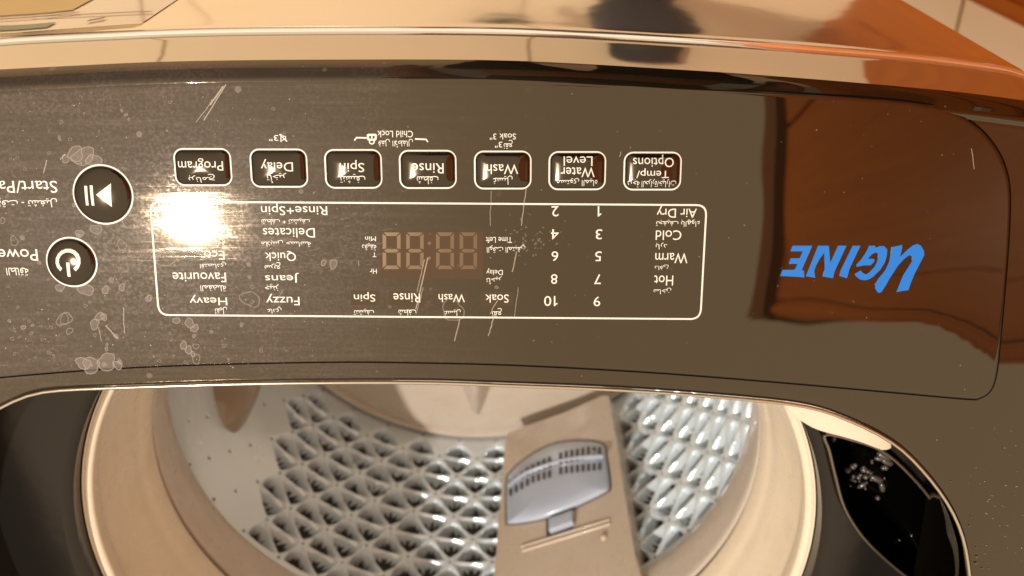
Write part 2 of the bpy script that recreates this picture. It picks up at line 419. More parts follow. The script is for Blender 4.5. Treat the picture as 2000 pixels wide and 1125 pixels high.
opw += [(.288, .45), (.278, .53), (.24, .595), (.15, .625), (.034, .635), (-.09, .625), (-.175, .58), (-.212, .50), (-.219, .42)]
ri = polar(spline(opw, 6, True), NA)
A = np.arange(NA) * 2 * math.pi / NA; CA, SA = np.cos(A), np.sin(A)
# outward direction of the outline, for offsetting its profile
OX, OY = CX + ro * CA, CY + ro * SA
def smooth_closed(v, n):
    for _ in range(n): v = (np.roll(v, 1) + v * 2 + np.roll(v, -1)) / 4
    return v
OX, OY = smooth_closed(OX, 3), smooth_closed(OY, 3)
tx, ty = np.roll(OX, -1) - np.roll(OX, 1), np.roll(OY, -1) - np.roll(OY, 1); tl = np.hypot(tx, ty); nx, ny = ty / tl, -tx / tl
def ring_at(off, zf):
    """ring offset outward by off from the top edge line; zf(x, y) its height"""
    return [(OX[k] + nx[k] * (off - .009), OY[k] + ny[k] * (off - .009), zf(OX[k] + nx[k] * (off - .009), OY[k] + ny[k] * (off - .009))) for k in range(NA)]
zs = lambda x, y: CAMZ - sheet_h(y)
def zlip(d): return lambda x, y: zs(0, y) - d
rings = []
IX, IY = smooth_closed(CX + ri * CA, 10), smooth_closed(CY + ri * SA, 10)
ux, uy = CA, SA
zin = CAMZ - .3675
# opening wall, from below: wall foot, wall, rounded edge
tx2, ty2 = np.roll(IX, -1) - np.roll(IX, 1), np.roll(IY, -1) - np.roll(IY, 1); tl2 = np.hypot(tx2, ty2); mx, my = ty2 / tl2, -tx2 / tl2
def iring(off, dz, zfix=None): return [(IX[k] + mx[k] * off, IY[k] + my[k] * off, (zfix if zfix is not None else zs(0, IY[k] + my[k] * off) - dz)) for k in range(NA)]
rings.append(iring(.0035, 0, zin)); rings.append(iring(.0035, .010)); rings.append(iring(.001, .008)); rings.append(iring(0, .0048))
for q in (10, 30, 50, 70, 90): rings.append(iring(.003 * (1 - math.cos(R(q))), .0010 + .0032 * (1 - math.sin(R(q)))))
inner = rings[-1]; outer = ring_at(0, zs)
for t in (.015, .03, .05, .075, .1, .15, .2, .35, .5, .65, .8, .9, .96):
    rr = []
    for k in range(NA):
        x = inner[k][0] * (1 - t) + outer[k][0] * t; y = inner[k][1] * (1 - t) + outer[k][1] * t; dd = math.hypot(x - inner[k][0], y - inner[k][1]); rr.append((x, y, zs(x, y) - .0010 * max(0, 1 - dd / .0085) ** 2))
    rings.append(rr)
ztop = CAMZ - .413
for off, dz in ((-.0024, 0), (-.0018, -.0002), (-.0012, -.0006), (-.0006, -.0009)): rings.append(ring_at(off, zlip(dz)))
for off, dz in ((0, -.0010), (.0006, -.0009), (.0014, -.0004), (.0024, .0005), (.0036, .0018), (.0047, .0033), (.0054, .0049), (.0060, .0070)): rings.append(ring_at(off, zlip(dz)))
def blend(t): return lambda x, y: (zs(0, min(y, .2)) - .0070) * (1 - t) + ztop * t
lip_rings = [ring_at(.0060, blend(0))] + [ring_at(.0060 + .0026 * t ** 1.3, blend(t)) for t in (.1, .25, .5, .75, .97)] + [ring_at(.0082, blend(1.0))]
vs = [p for r_ in rings for p in r_]; fs = []
for i in range(len(rings) - 1):
    for k in range(NA): fs.append((i * NA + k, (i + 1) * NA + k, (i + 1) * NA + (k + 1) % NA, i * NA + (k + 1) % NA))
console = sharp(mesh('console', vs, fs, m_console, wm), 60)
vs = [p for r_ in lip_rings for p in r_]
sharp(mesh('front_trim', vs, [(i * NA + k, (i + 1) * NA + k, (i + 1) * NA + (k + 1) % NA, i * NA + (k + 1) % NA) for i in range(len(lip_rings) - 1) for k in range(NA)], m_trim, wm), 60)
bead = [Vector(p) + Vector((0, 0, .0003)) for p in iring(.0004, .0010)][::3]
V_, F_ = tube(bead + [bead[0]], .0008); mesh('opening_bead', V_, F_, m_bead, wm)
# ---- body: rolled upper bead, then the sheet-metal side down to the floor
rings = [ring_at(.0080, lambda x, y: ztop), ring_at(.0094, lambda x, y: ztop - .0002), ring_at(.0100, lambda x, y: ztop - .0009), ring_at(.0098, lambda x, y: ztop - .0018),
         ring_at(.0092, lambda x, y: ztop - .0042), ring_at(.0090, lambda x, y: ztop - .012), ring_at(.0098, lambda x, y: ztop - .0135), ring_at(.0098, lambda x, y: ztop - .3), ring_at(.0098, lambda x, y: .03)]
vs = [p for r_ in rings for p in r_]; fs = []
for i in range(len(rings) - 1):
    for k in range(NA): fs.append((i * NA + k, (i + 1) * NA + k, (i + 1) * NA + (k + 1) % NA, i * NA + (k + 1) % NA))
body = sharp(mesh('body', vs, fs, m_body, wm), 50)
base = mesh('plinth', ring_at(0, lambda x, y: .045) + ring_at(0, lambda x, y: 0.003), [(k, NA + k, NA + (k + 1) % NA, (k + 1) % NA) for k in range(NA)], m_dark, wm)

# ---- energy sticker on the front, left of the photo
fy = lambda x: float(np.interp(x, [-.24] + [p for p in sorted(-0 + q[0] for q in half)], [0.12] + [ym2 for ym2 in [dict((q[0], q[1]) for q in half)[p] for p in sorted(q[0] for q in half)]]))
def front_pt(px, py, eps=.0014):
    d = ray(px, py); t = .5
    for _ in range(80):
        x = d.x * t; y = fy(x) - eps; t = .5 * t + .5 * y / d.y
    return Vector((d.x * t, d.y * t, CAMZ + d.z * t))
def front_patch(name, corners, mat, parent, eps):
    """quad given by two upper pixels (left, right) and a drop in metres; follows the curved front"""
    (xa, ya), (xb, yb), drop = corners; n = 12; V = []
    pa, pb = front_pt(xa, ya, eps), front_pt(xb, yb, eps)
    for i in range(n + 1):
        x = pa.x + (pb.x - pa.x) * i / n; z = pa.z + (pb.z - pa.z) * i / n
        V += [(x, fy(x) - eps, z), (x, fy(x) - eps, z - drop)]
    return mesh(name, V, [(2 * i, 2 * i + 1, 2 * i + 3, 2 * i + 2) for i in range(n)], mat, parent, True)
stk = front_patch('energy_sticker', ((-150, 68), (276, 46), .16), m_sticker, wm, .0014)
front_patch('green_bar', ((-150, 64), (92, 53), .010), m_green, stk, .0018)
front_patch('yellow_field', ((-150, 40), (142, 19), .05), m_yellow, stk, .0018)
for (a, b, dd) in (((-150, 47), (155, 24), .0018), ((-150, 43), (145, 19.5), .0018), ((60, 33), (296, 23), .0018)):
    front_patch('printed_line', (a, b, dd), m_ink, stk, .0021)
front_patch('printed_mark', ((168, 42), (202, 36), .004), m_ink, stk, .0021)

# ---- control panel sheet
ptop = [(0, 178), (200, 168), (400, 160), (700, 156), (1000, 160), (1300, 170), (1500, 180), (1700, 192), (1800, 203), (1860, 219), (1905, 245), (1938, 280), (1960, 320), (1971, 370), (1970, 450), (1962, 560), (1952, 670), (1945, 730), (1934, 762), (1912, 777), (1885, 778), (1750, 766), (1500, 744), (1250, 725), (1000, 712), (800, 707), (640, 706), (400, 711), (200, 720), (0, 736), (-120, 748), (-175, 740), (-190, 700), (-205, 500), (-200, 300), (-170, 220), (-100, 190)]
pl = spline(ptop, 5, True)
ploop = [P(p[0], p[1]) for p in pl]
gl = spline(ptop, 5, True)
cen = sum((Vector(p) for p in ploop), Vector()) / len(ploop)
def offs(loop, d):
    out = []; n = len(loop)
    for i in range(n):
        t = (Vector(loop[(i + 1) % n]) - Vector(loop[i - 1])).normalized(); nn = t.cross(NP)
        out.append(Vector(loop[i]) + nn * d)
    return out
sgn = 1 if (offs(ploop, .001)[0] - cen).length > (ploop[0] - cen).length else -1
flat('panel_groove', [p + NP * .00005 for p in offs(ploop, .0007 * sgn)], m_gap, wm)
# panel as inner face + rounded rim
NR = len(ploop)
r0 = [p + NP * .0001 for p in ploop]; r1 = [p + NP * .0006 for p in offs(ploop, -.00008 * sgn)]; r2 = [p + NP * .0009 for p in offs(ploop, -.0007 * sgn)]; r3 = [p + NP * .0010 for p in offs(ploop, -.0018 * sgn)]
bm = bmesh.new(); rv = [[bm.verts.new(p) for p in r_] for r_ in (r0, r1, r2, r3)]
for i in range(3):
    for k in range(NR): bm.faces.new((rv[i][k], rv[i][(k + 1) % NR], rv[i + 1][(k + 1) % NR], rv[i + 1][k]))
fc = bm.faces.new(rv[3]); bmesh.ops.triangulate(bm, faces=[fc])
panel = from_bm('control_panel', bm, m_panel, wm)
if panel.data.polygons[len(panel.data.polygons) - 1].normal.z < 0: panel.data.flip_normals()
PT = .0010      # height of the panel sheet

def dropped(boxes): pass
def Pz(vs_): return vs_
_text = text
def text(s, bx, parent, hfun=None, w=None, mat=None): return _text(s, bx, parent, hfun, w=(PT + .00006) if w is None else w, mat=mat)

# ---- brand lettering, traced outlines
LET = [
 [(235,122),(482,122),(350,425),(378,440),(382,522),(300,512),(80,502),(110,425),(262,425),(297,350),(188,350),(212,280),(325,280),(362,193),(208,193)],
 [(555,122),(690,122),(708,340),(805,122),(912,122),(760,450),(742,530),(612,508),(640,430),(632,210),(575,285),(525,380),(505,440),(520,525),(402,505)],
 [(990,122),(1088,122),(950,410),(918,530),(828,505),(845,420)],
 [(1195,122),(1270,122),(1280,148),(1330,125),(1385,128),(1425,170),(1418,250),(1395,330),(1340,420),(1250,510),(1200,542),(1150,556),(1090,550),(1040,515),(1012,478),(1090,432),(1118,465),(1155,482),(1200,458),(1270,380),(1305,300),(1312,225),(1280,205),(1230,230),(1180,285),(1262,290),(1262,320),(1215,368),(1130,368),(1040,388),(1035,360),(1100,290),(1165,190)],
 [(1480,140),(1612,112),(1608,165),(1585,262),(1680,170),(1740,122),(1800,98),(1850,125),(1885,190),(1888,240),(1840,335),(1760,490),(1712,610),(1690,680),(1620,690),(1540,704),(1620,500),(1735,320),(1738,262),(1705,238),(1640,285),(1560,370),(1450,540),(1400,630),(1350,705),(1310,715),(1272,660),(1275,600),(1310,540),(1400,430),(1450,320),(1475,190)]]
for L_ in LET:
    lp = [P(1510 + x / 6.4516, 460 + y / 6.4516) + NP * (PT + .0002) for x, y in L_]
    o = solid('brand_letter', lp, -NP * .00018, m_blue, panel)

# ---- printed frame, brackets, words
def prr(x0, y0, x1, y1, x2, y2, x3, y3, r, n=6):
    """rounded loop through four pixel corners, clockwise from top-left"""
    cs = [np.array(c, float) for c in ((x0, y0), (x1, y1), (x2, y2), (x3, y3))]; out = []
    for i in range(4):
        c = cs[i]; a = cs[i - 1] - c; b = cs[(i + 1) % 4] - c; a /= np.linalg.norm(a); b /= np.linalg.norm(b)
        for k in range(n + 1):
            t = k / n; p = c + a * r * (1 - t) ** 2 + b * r * t ** 2; out.append((p[0], p[1]))
    return out
V_, F_ = ribbon(prr(295, 393, 1379, 400, 1367, 622, 312, 614, 20), 3.6, PT + .00006, True)
mesh('printed_frame', V_, F_, m_white, panel, False)
V_, F_ = merge([ribbon([(693, 274), (697, 268.5), (717, 269)], 3, PT + .00006), ribbon([(811, 271), (833, 272), (836, 277)], 3, PT + .00006)])
mesh('printed_bracket', V_, F_, m_white, panel, False)
V_, F_ = merge([ribbon(prr(719, 263, 735, 263, 734, 272.5, 720, 272.5, 2), 4, PT + .00006, True), ribbon([(722, 273), (723, 279), (727, 281), (731, 279), (732, 273)], 2.6, PT + .00007), ribbon([(727, 265), (727, 270)], 2.6, PT + .00008)])
mesh('lock_symbol', V_, F_, m_white, panel, False)
V_, F_ = merge([ribbon([(559, 266), (559, 272), (555, 272), (550, 277), (550, 261), (555, 266), ], 2.0, PT + .00006, True), ribbon([(562, 276), (547, 262)], 2, PT + .00008)])
mesh('mute_symbol', V_, F_, m_white, panel, False)
WORDS = [
 ('Tub Clean', (315, 399, 434, 417)), ('تنظيف الحوض', (345, 421, 434, 433)), ('Baby Care', (318, 442.5, 437, 462.5)), ('ملابس الأطفال', (372, 466, 437, 480)),
 ('Eco', (400, 488.5, 440, 506)), ('اقتصادي', (392, 509.5, 443, 523)), ('Favourite', (339, 531, 443, 550)), ('المفضلة', (393, 556, 443, 568)),
 ('Heavy', (372, 575, 445, 595)), ('ثقيل', (421, 598, 445, 612)), ('Rinse+Spin', (511, 396.5, 640, 419.5)), ('شطف + تنشيف', (512, 425, 606, 438)),
 ('Delicates', (515, 444.5, 616, 463)), ('ملابس حساسة', (512, 468, 608, 481)), ('Quick', (519, 489, 579, 509)), ('سريع', (518, 511, 549, 524)),
 ('Jeans', (519, 532, 585, 551)), ('جينز', (519, 554, 546, 567)), ('Fuzzy', (521, 573, 586, 595)), ('عادي', (523, 597, 551, 611)),
 ('Min', (714, 461, 735, 470)), ('دقيقة', (708, 474, 735.5, 488)), ('T', (728.5, 492, 735.5, 501)), ('Hr', (723, 524, 736.6, 533.5)),
 ('Time Left', (949, 462, 1000, 473.5)), ('الوقت المتبقي', (951, 475.5, 1026, 492.5)), ('Delay', (950, 523, 982, 536)), ('تأخير', (950, 539, 980, 554)),
 ('Spin', (692, 569.5, 733.6, 588)), ('تنشيف', (692, 602, 731, 614.5)), ('Rinse', (769, 571.5, 821, 589.6)), ('شطف', (779, 603.5, 813, 615.5)),
 ('Wash', (857, 573, 908, 589)), ('غسيل', (868, 603, 900, 616)), ('Soak', (948, 574, 993.5, 590)), ('نقع', (961, 600.5, 980, 617)),
 ('Air Dry', (1282, 401, 1360, 424.5)), ('تجفيف بالهواء', (1280.5, 428, 1366, 442)), ('Cold', (1280, 449, 1330, 468)), ('بارد', (1280, 473, 1302.5, 486)),
 ('Warm', (1279, 493, 1342, 513)), ('دافئ', (1278, 516, 1305, 526)), ('Hot', (1277, 537, 1314, 556.5)), ('ساخن', (1276, 561, 1310, 573.5)),
 ('3', (1163, 447, 1175.6, 466.5)), ('5', (1162, 490, 1174.5, 509)), ('7', (1160, 534.5, 1173, 553.7)), ('9', (1159, 578, 1172, 597)),
 ('2', (1077, 402, 1091, 422)), ('4', (1076, 447, 1091, 466.5)), ('6', (1077, 490, 1090, 509)), ('8', (1076, 534.5, 1088.5, 553.5)), ('0', (1062.5, 577, 1076.5, 596.5)),
 ('Child Lock', (738, 255, 807, 268)), ('قفل الأطفال', (740, 271, 807, 288)), ('Soak 3"', (957, 260.5, 1007.6, 272.5)), ('نقع', (984, 273, 1001, 290)), ('3"', (967, 276.5, 981, 288)),
 ('3"', (527, 263.5, 545, 275)), ('Start/Pause', (-50, 352.5, 114, 376)), ('إيقاف مؤقت - تشغيل', (-70, 385, 114, 404)), ('Power', (-16, 485.5, 76, 508)), ('الطاقة', (15, 522, 58, 537))]
for s_, b_ in WORDS: text(s_, b_, panel)

for (xr, y0, y1) in ((1172, 402, 422), (1086.5, 577, 596.5)):   # the digit 1: a stem and its flag
    V_, F_ = merge([ribbon([(xr - 3.5, y0), (xr - 3.5, y1)], 3.0, PT + .00006), ribbon([(xr - 3.5, y1 - 1.4), (xr + .5, y1 - 4.6), (xr + 2, y1 - 5)], 2.4, PT + .00007)])
    mesh('lettering', V_, F_, m_white, panel, False)

# ---- display and indicator windows
def pbox(x0, y0, x1, y1, mat, name, w, parent, r=3):
    lp = [P(*p) + NP * w for p in prr(x0, y0, x1, y0 + .5, x1 - .5, y1, x0 + .5, y1, r, 3)]
    return flat(name, lp, mat, parent)
win = pbox(743, 451, 944, 544, m_window, 'display_window', PT + .00002, panel)
for bx in ((686, 566, 742, 595), (760, 567, 829, 596), (846, 567, 915, 596), (938, 568, 1003, 597)): pbox(*bx, m_window2, 'indicator_window', PT + .00002, panel)
def seg(pts):
    lp = [P(*p) + NP * (PT + .0001) for p in pts]; solid('display_segment', lp, -NP * .00008, m_seg, panel)
for (x0, x1) in ((748, 783), (794, 828), (852, 887), (898, 932)):
    y0, y1 = 453, 524.5; ym_ = (y0 + y1) / 2; t = 7.0; g_ = 1.1
    for s in (0, 1):
        xa, xb = (x0, x0 + t) if s == 0 else (x1, x1 - t); dx = (xb - xa) / abs(xb - xa)
        for (ya, yb) in ((y0, ym_), (ym_, y1)):
            e0 = t if ya == y0 else t * .5; e1 = t if yb == y1 else t * .5
            seg([(xa, ya + g_ + (1 if ya == y0 else 2)), (xb, ya + e0 + g_), (xb, yb - e1 - g_), (xa, yb - g_ - (1 if yb == y1 else 2))])
    seg([(x0 + g_ + 1, y0), (x1 - g_ - 1, y0), (x1 - t - g_, y0 + t), (x0 + t + g_, y0 + t)])
    seg([(x0 + g_ + 1, y1), (x1 - g_ - 1, y1), (x1 - t - g_, y1 - t), (x0 + t + g_, y1 - t)])
    seg([(x0 + 3, ym_), (x0 + t + g_, ym_ - t * .5), (x1 - t - g_, ym_ - t * .5), (x1 - 3, ym_), (x1 - t - g_, ym_ + t * .5), (x0 + t + g_, ym_ + t * .5)])
for yc in (474, 503):
    seg([(839 + 3.2 * math.cos(a), yc + 3.2 * math.sin(a)) for a in np.linspace(0, 2 * math.pi, 9)[:-1]])

# ---- rectangular buttons
BTN = [('program_button', (342, 289, 454, 363), [('Program', (352.5, 307.5, 440, 331.6)), ('برنامج', (374, 338, 425, 355))]),
 ('delay_button', (490, 290, 602, 366), [('Delay', (513.6, 309.5, 576, 333)), ('تأخير', (525.6, 335.6, 564, 356))]),
 ('spin_button', (635, 291, 747, 368), [('Spin', (666.7, 311, 714, 334.4)), ('تنشيف', (667.7, 337.6, 716, 356))]),
 ('rinse_button', (780, 292.5, 892, 368.5), [('Rinse', (806.4, 317, 867.7, 337)), ('شطف', (816, 342, 857.6, 358))]),
 ('wash_button', (926, 294, 1038, 369.5), [('Wash', (951, 319, 1012, 338)), ('غسيل', (963, 341, 1001, 359))]),
 ('water_level_button', (1071, 295, 1183, 371), [('Level', (1100, 304, 1156, 322.5)), ('Water', (1094, 325, 1160, 344)), ('مستوى المياه', (1087, 346, 1165.5, 361.5))]),
 ('temperature_button', (1217, 296, 1330, 371.5), [('Options', (1234.5, 301, 1313.5, 325)), ('Temp/', (1241, 327, 1303.6, 346)), ('درجة الحرارة/خيارات', (1224.5, 347.5, 1318, 364.5))])]
def pillow(cx_, cy_, w, h, r, Hh, name, parent, mat, n=14, rnd=False):
    """raised cap: concentric loops from the rim to the crown"""
    vs, fs = [], []; steps = [(1, 0), (1.0, .28), (.975, .40), (.91, .53), (.81, .66), (.67, .79), (.48, .90), (.28, .97), (.12, 1)]
    base_ = [(math.cos(a) * w / 2, math.sin(a) * h / 2) for a in np.linspace(0, 2 * math.pi, 65)[:-1]] if rnd else rrect(w, h, r, 7)
    for (s, z) in steps:
        for (x, y) in base_: vs.append(fromP(cx_ + x * s, cy_ + y * s, PT + Hh * z))
    N = len(base_)
    for i in range(len(steps) - 1):
        for k in range(N): fs.append((i * N + k, i * N + (k + 1) % N, (i + 1) * N + (k + 1) % N, (i + 1) * N + k))
    fs.append(tuple((len(steps) - 1) * N + k for k in range(N)))
    def hf(u, v):
        x, y = (u - cx_) / (w / 2), (v - cy_) / (h / 2); s = math.hypot(x, y) if rnd else max(abs(x), abs(y))
        return Hh * np.interp(s, [q[0] for q in reversed(steps[1:])], [q[1] for q in reversed(steps[1:])])
    return mesh(name, vs, fs, mat, parent), hf
for nm, (x0, y0, x1, y1), words in BTN:
    c = toP(P((x0 + x1) / 2, (y0 + y1) / 2)); w = toP(P(x0, (y0 + y1) / 2))[0] - toP(P(x1, (y0 + y1) / 2))[0]; h = toP(P((x0 + x1) / 2, y1))[1] - toP(P((x0 + x1) / 2, y0))[1]
    lw = .00068
    cap, hf = pillow(c[0], c[1], w - 2 * lw - .0003, h - 2 * lw - .0003, .0030, .0027, nm, wm, m_cap)
    A1, B1 = rrect(w, h, .0040, 7), rrect(w - 2 * lw, h - 2 * lw, .0032, 7); n_ = len(A1)
    V_ = [fromP(c[0] + x, c[1] + y, PT + .00006) for x, y in A1] + [fromP(c[0] + x, c[1] + y, PT + .00008) for x, y in B1]
    mesh('printed_ring', V_, [(k, (k + 1) % n_, n_ + (k + 1) % n_, n_ + k) for k in range(n_)], m_white, cap, False)
    flat('button_gap', [fromP(c[0] + x, c[1] + y, PT + .00004) for x, y in rrect(w - 2 * lw + .0001, h - 2 * lw + .0001, .0031, 7)], m_gap, cap)
    for s_, b_ in words: text(s_, b_, cap, hf, PT + .0003)
# ---- round buttons
def round_btn(nm, cx_, cy_, rr_):
    c = toP(P(cx_, cy_)); r = (toP(P(cx_ - rr_, cy_))[0] - toP(P(cx_ + rr_, cy_))[0]) / 2
    cap, hf = pillow(c[0], c[1], 2 * r - .0018, 2 * r - .0018, 0, .0030, nm, wm, m_cap, rnd=True)
    n_ = 64; an = np.linspace(0, 2 * math.pi, n_ + 1)[:-1]
    V_ = [fromP(c[0] + r * math.cos(a), c[1] + r * math.sin(a), PT + .00006) for a in an] + [fromP(c[0] + (r - .00072) * math.cos(a), c[1] + (r - .00072) * math.sin(a), PT + .00008) for a in an]
    mesh('printed_ring', V_, [(k, (k + 1) % n_, n_ + (k + 1) % n_, n_ + k) for k in range(n_)], m_white, cap, False)
    flat('button_gap', [fromP(c[0] + (r - .0007) * math.cos(a), c[1] + (r - .0007) * math.sin(a), PT + .00004) for a in an], m_gap, cap)
    return cap, hf
def on_cap(name, loops, cap, hf):
    V_, F_ = [], []
    for lp in loops:
        b = bmesh.new(); f = b.faces.new([b.verts.new((*toP(P(*p)), 0)) for p in lp]); bmesh.ops.triangulate(b, faces=[f])
        bmesh.ops.subdivide_edges(b, edges=list(b.edges), cuts=2, use_grid_fill=True); b.verts.index_update(); k = len(V_)
        V_ += [fromP(v.co.x, v.co.y, PT + .00012 + hf(v.co.x, v.co.y)) for v in b.verts]; F_ += [tuple(k + v.index for v in f.verts) for f in b.faces]; b.free()
    return mesh(name, V_, F_, m_white, cap, False)
cap, hf = round_btn('start_button', 203.5, 379.5, 59)
on_cap('play_symbol', [[(196, 378), (224, 356), (226, 402)]], cap, hf)
on_cap('pause_symbol', [[(172, 361), (178, 361), (181, 399), (175.5, 399)], [(183, 360), (189, 360), (192.5, 399), (187, 399)]], cap, hf)
cap, hf = round_btn('power_button', 142.5, 511, 50)
arc = []
for k in range(13):
    a0 = R(-232 + 284 * k / 13 ); a1 = R(-232 + 284 * (k + 1) / 13)
    q = lambda a, r_: (141 + r_ * math.cos(a), 507 + r_ * math.sin(a))
    arc.append([q(a0, 24.5), q(a1, 24.5), q(a1, 17.5), q(a0, 17.5)])
on_cap('power_symbol', arc + [[(138, 509), (144.5, 509), (146, 537), (140, 537)]], cap, hf)

# ---- dried water marks, wiping streaks and scratches on the panel
def blob(px, py, r, ring=False, z=.00003, ex=1.0):
    n = 16; ph = rng.rand(3) * 6; V_ = []
    rad = [r * (1 + .16 * math.sin(2 * a + ph[0]) + .10 * math.sin(3 * a + ph[1]) + .06 * math.sin(5 * a + ph[2])) for a in np.linspace(0, 2 * math.pi, n + 1)[:-1]]
    an = np.linspace(0, 2 * math.pi, n + 1)[:-1]
    o_ = [P(px + ra * math.cos(a) * ex, py + ra * math.sin(a)) + NP * (PT + z) for ra, a in zip(rad, an)]
    if ring:
        wd = min(2.0, r * .35)
        i_ = [P(px + (ra - wd) * math.cos(a) * ex, py + (ra - wd) * math.sin(a)) + NP * (PT + z) for ra, a in zip(rad, an)]
        return o_ + i_, [(k, (k + 1) % n, n + (k + 1) % n, n + k) for k in range(n)]
    return o_, [tuple(range(n))]
marks = []; rims = []; specks = []
for (x, y, r) in ((490, 583, 16), (128, 622, 10), (345, 560, 0), (128, 622, 13), (292, 582, 7), (230, 600, 0), (170, 480, 9), (225, 440, 0), (30, 470, 9), (255, 432, 14), (240, 478, 10), (885, 605, 20), (60, 655, 0), (385, 700, 9), (384, 675, 6), (138, 645, 7), (8, 430, 6), (325, 505, 16), (1040, 300, 0)):
    if r: rims.append(blob(x, y, r, True, .00003, 1.2 if r > 12 else 1))
for (x, y, r) in ((633, 512, 6), (652, 515, 9), (170, 565, 12), (120, 560, 9), (197, 617, 9), (187, 632, 10), (205, 618, 7), (346, 625, 7), (372, 630, 10), (382, 640, 8), (48, 638, 5), (66, 634, 3), (20, 625, 3), (381, 655, 4), (473, 633, 4), (360, 673, 8), (370, 682, 8), (378, 690, 5), (210, 680, 4), (211, 671, 3), (180, 712, 15), (210, 706, 16), (165, 708, 12), (232, 712, 9), (293, 581, 6), (190, 447, 11), (158, 455, 8), (150, 300, 14), (165, 305, 18), (185, 312, 12), (130, 310, 8), (240, 560, 7), (208, 565, 8), (970, 560, 3.5), (118, 268, 3.5), (120, 273, 2.5), (240, 216, 3), (248, 224, 3.5), (253, 232, 2.5), (400, 565, 0)):
    if r:
        st_ = rng.get_state(); marks.append(blob(x, y, r, False, .00004, 1.25 if r > 11 else 1)); rng.set_state(st_); rims.append(blob(x, y, r, True, .00006, 1.25 if r > 11 else 1))
for _ in range(420):
    x = 10 + 560 * rng.rand() ** 1.3; y = 640 - 460 * rng.rand() ** 1.6 if rng.rand() < .75 else 640 + 70 * rng.rand(); r = .7 + 3.2 * rng.rand() ** 3
    (rims if r > 1.6 else marks).append(blob(x, y, r, r > 1.6, .00005))
for _ in range(260):
    x = 10 + 640 * rng.rand(); y = 180 + 540 * rng.rand(); specks.append(blob(x, y, .5 + .9 * rng.rand() ** 2, False, .00005))
for _ in range(90):
    x = 600 + 1300 * rng.rand(); y = 190 + 500 * rng.rand(); marks.append(blob(x, y, .6 + 1.0 * rng.rand() ** 2, False, .00005))
for _ in range(60):                        # rubbed patch right of the display
    x, y = 1035 + 28 * rng.randn(), 465 + 22 * rng.randn(); marks.append(blob(x, y, .8 + 1.6 * rng.rand(), False, .00005))
o = mesh('dust_specks', *merge(specks), m_scr, panel, False); tag(o, kind='stuff')
o = mesh('dried_water_rings', *merge(rims), m_ring, panel, False); tag(o, kind='stuff')
o = mesh('dried_water_marks', *merge(marks), m_dust, panel, False); tag(o, kind='stuff')
scr = []
for a, b, w_ in (((836, 502), (812, 603), 2.2), ((830, 506), (815, 570), 1.2), ((827, 560), (813, 612), 1.2), ((1027, 368), (1018, 440), 1.6), ((959, 372), (958, 440), 1.0), ((1010, 490), (1000, 530), 1.8), ((972, 585), (957, 612), 1.5), ((966, 612), (958, 640), 2.0), ((898, 622), (888, 665), 1.8), ((960, 635), (953, 655), 1.6), ((1012, 560), (1005, 617), 1.0), ((700, 508), (702, 518), 1.0), ((1212, 296), (1210, 306), 1.4), ((443, 165), (400, 235), 2.0), ((438, 168), (412, 205), 3.0), ((433, 175), (385, 238), 1.2), ((1895, 290), (1900, 330), 1.2), ((95, 312), (87, 338), 1.8), ((130, 300), (120, 312), 1.6), ((195, 637), (200, 665), 1.2), ((208, 634), (232, 660), 2.2), ((243, 600), (245, 650), 1.6), ((540, 590), (555, 565), .8)):
    n = 5; pts = [(a[0] + (b[0] - a[0]) * k / n + rng.randn() * .5, a[1] + (b[1] - a[1]) * k / n) for k in range(n + 1)]
    scr.append(ribbon(pts, w_, PT + .00011))
o = mesh('scratches', *merge(scr), m_scr, panel, False); tag(o, kind='stuff'); scr = []
for k in range(34):                        # broken wiping arcs that cross the programme columns
    y0 = 425 + 2.6 * k + rng.randn() * 2; ph = rng.rand() * 3
    x = 300 + rng.rand() * 40
    while x < 760:
        l = 4 + 16 * rng.rand()
        yy = lambda X: y0 + 22 * math.sin((X - 300) / 460 * math.pi) - 34 * ((X - 300) / 460) ** 2 * (1 - k / 60) + 10 * ((X - 300) / 460)
        if rng.rand() < .42 * (1 - (x - 300) / 700): scr.append(ribbon([(x, yy(x)), (x + l / 2, yy(x + l / 2) + rng.randn() * .5), (x + l, yy(x + l))], .5 + .6 * rng.rand(), PT + .00010))
        x += l + 3 + 10 * rng.rand()
o = mesh('wiping_streaks', *merge(scr), m_wipe, panel, False); tag(o, kind='stuff')

# ---- inside the opening: ledge, tub ring, balance ring, drum, pulsator
LH = .3675
RL = .2015
rr_ = []
lens = [(1612, 849), (1660, 858), (1722, 880), (1775, 925), (1825, 985), (1852, 1040), (1862, 1085), (1858, 1130), (1840, 1165), (1790, 1140), (1735, 1098), (1685, 1048), (1650, 992), (1632, 930), (1620, 880)]
lw_ = [H(p[0], p[1], .3632) for p in lens]; lwc = sum((q for q in lw_), Vector()) / len(lw_)
lw_ = [(lwc.x + (q.x - lwc.x) * 1.02, lwc.y + (q.y - lwc.y) * 1.02) for q in lw_]
def in_lens(x, y):
    c = False; n = len(lw_)
    for i in range(n):
        (x0, y0), (x1, y1) = lw_[i], lw_[i - 1]
        if (y0 > y) != (y1 > y) and x < (x1 - x0) * (y - y0) / (y1 - y0) + x0: c = not c
    return c
NL = 44; vs = []
for i in range(NL + 1):
    t = i / NL; vs += [((IX[k] + mx[k] * .006) * (1 - t) + (CX + (RL + .004) * CA[k]) * t, (IY[k] + my[k] * .006) * (1 - t) + (CY + (RL + .004) * SA[k]) * t, CAMZ - LH) for k in range(NA)]
vs += [(CX + RL * CA[k], CY + RL * SA[k], CAMZ - LH - .003) for k in range(NA)] + [(CX + RL * CA[k], CY + RL * SA[k], CAMZ - LH - .03) for k in range(NA)]
fs = []
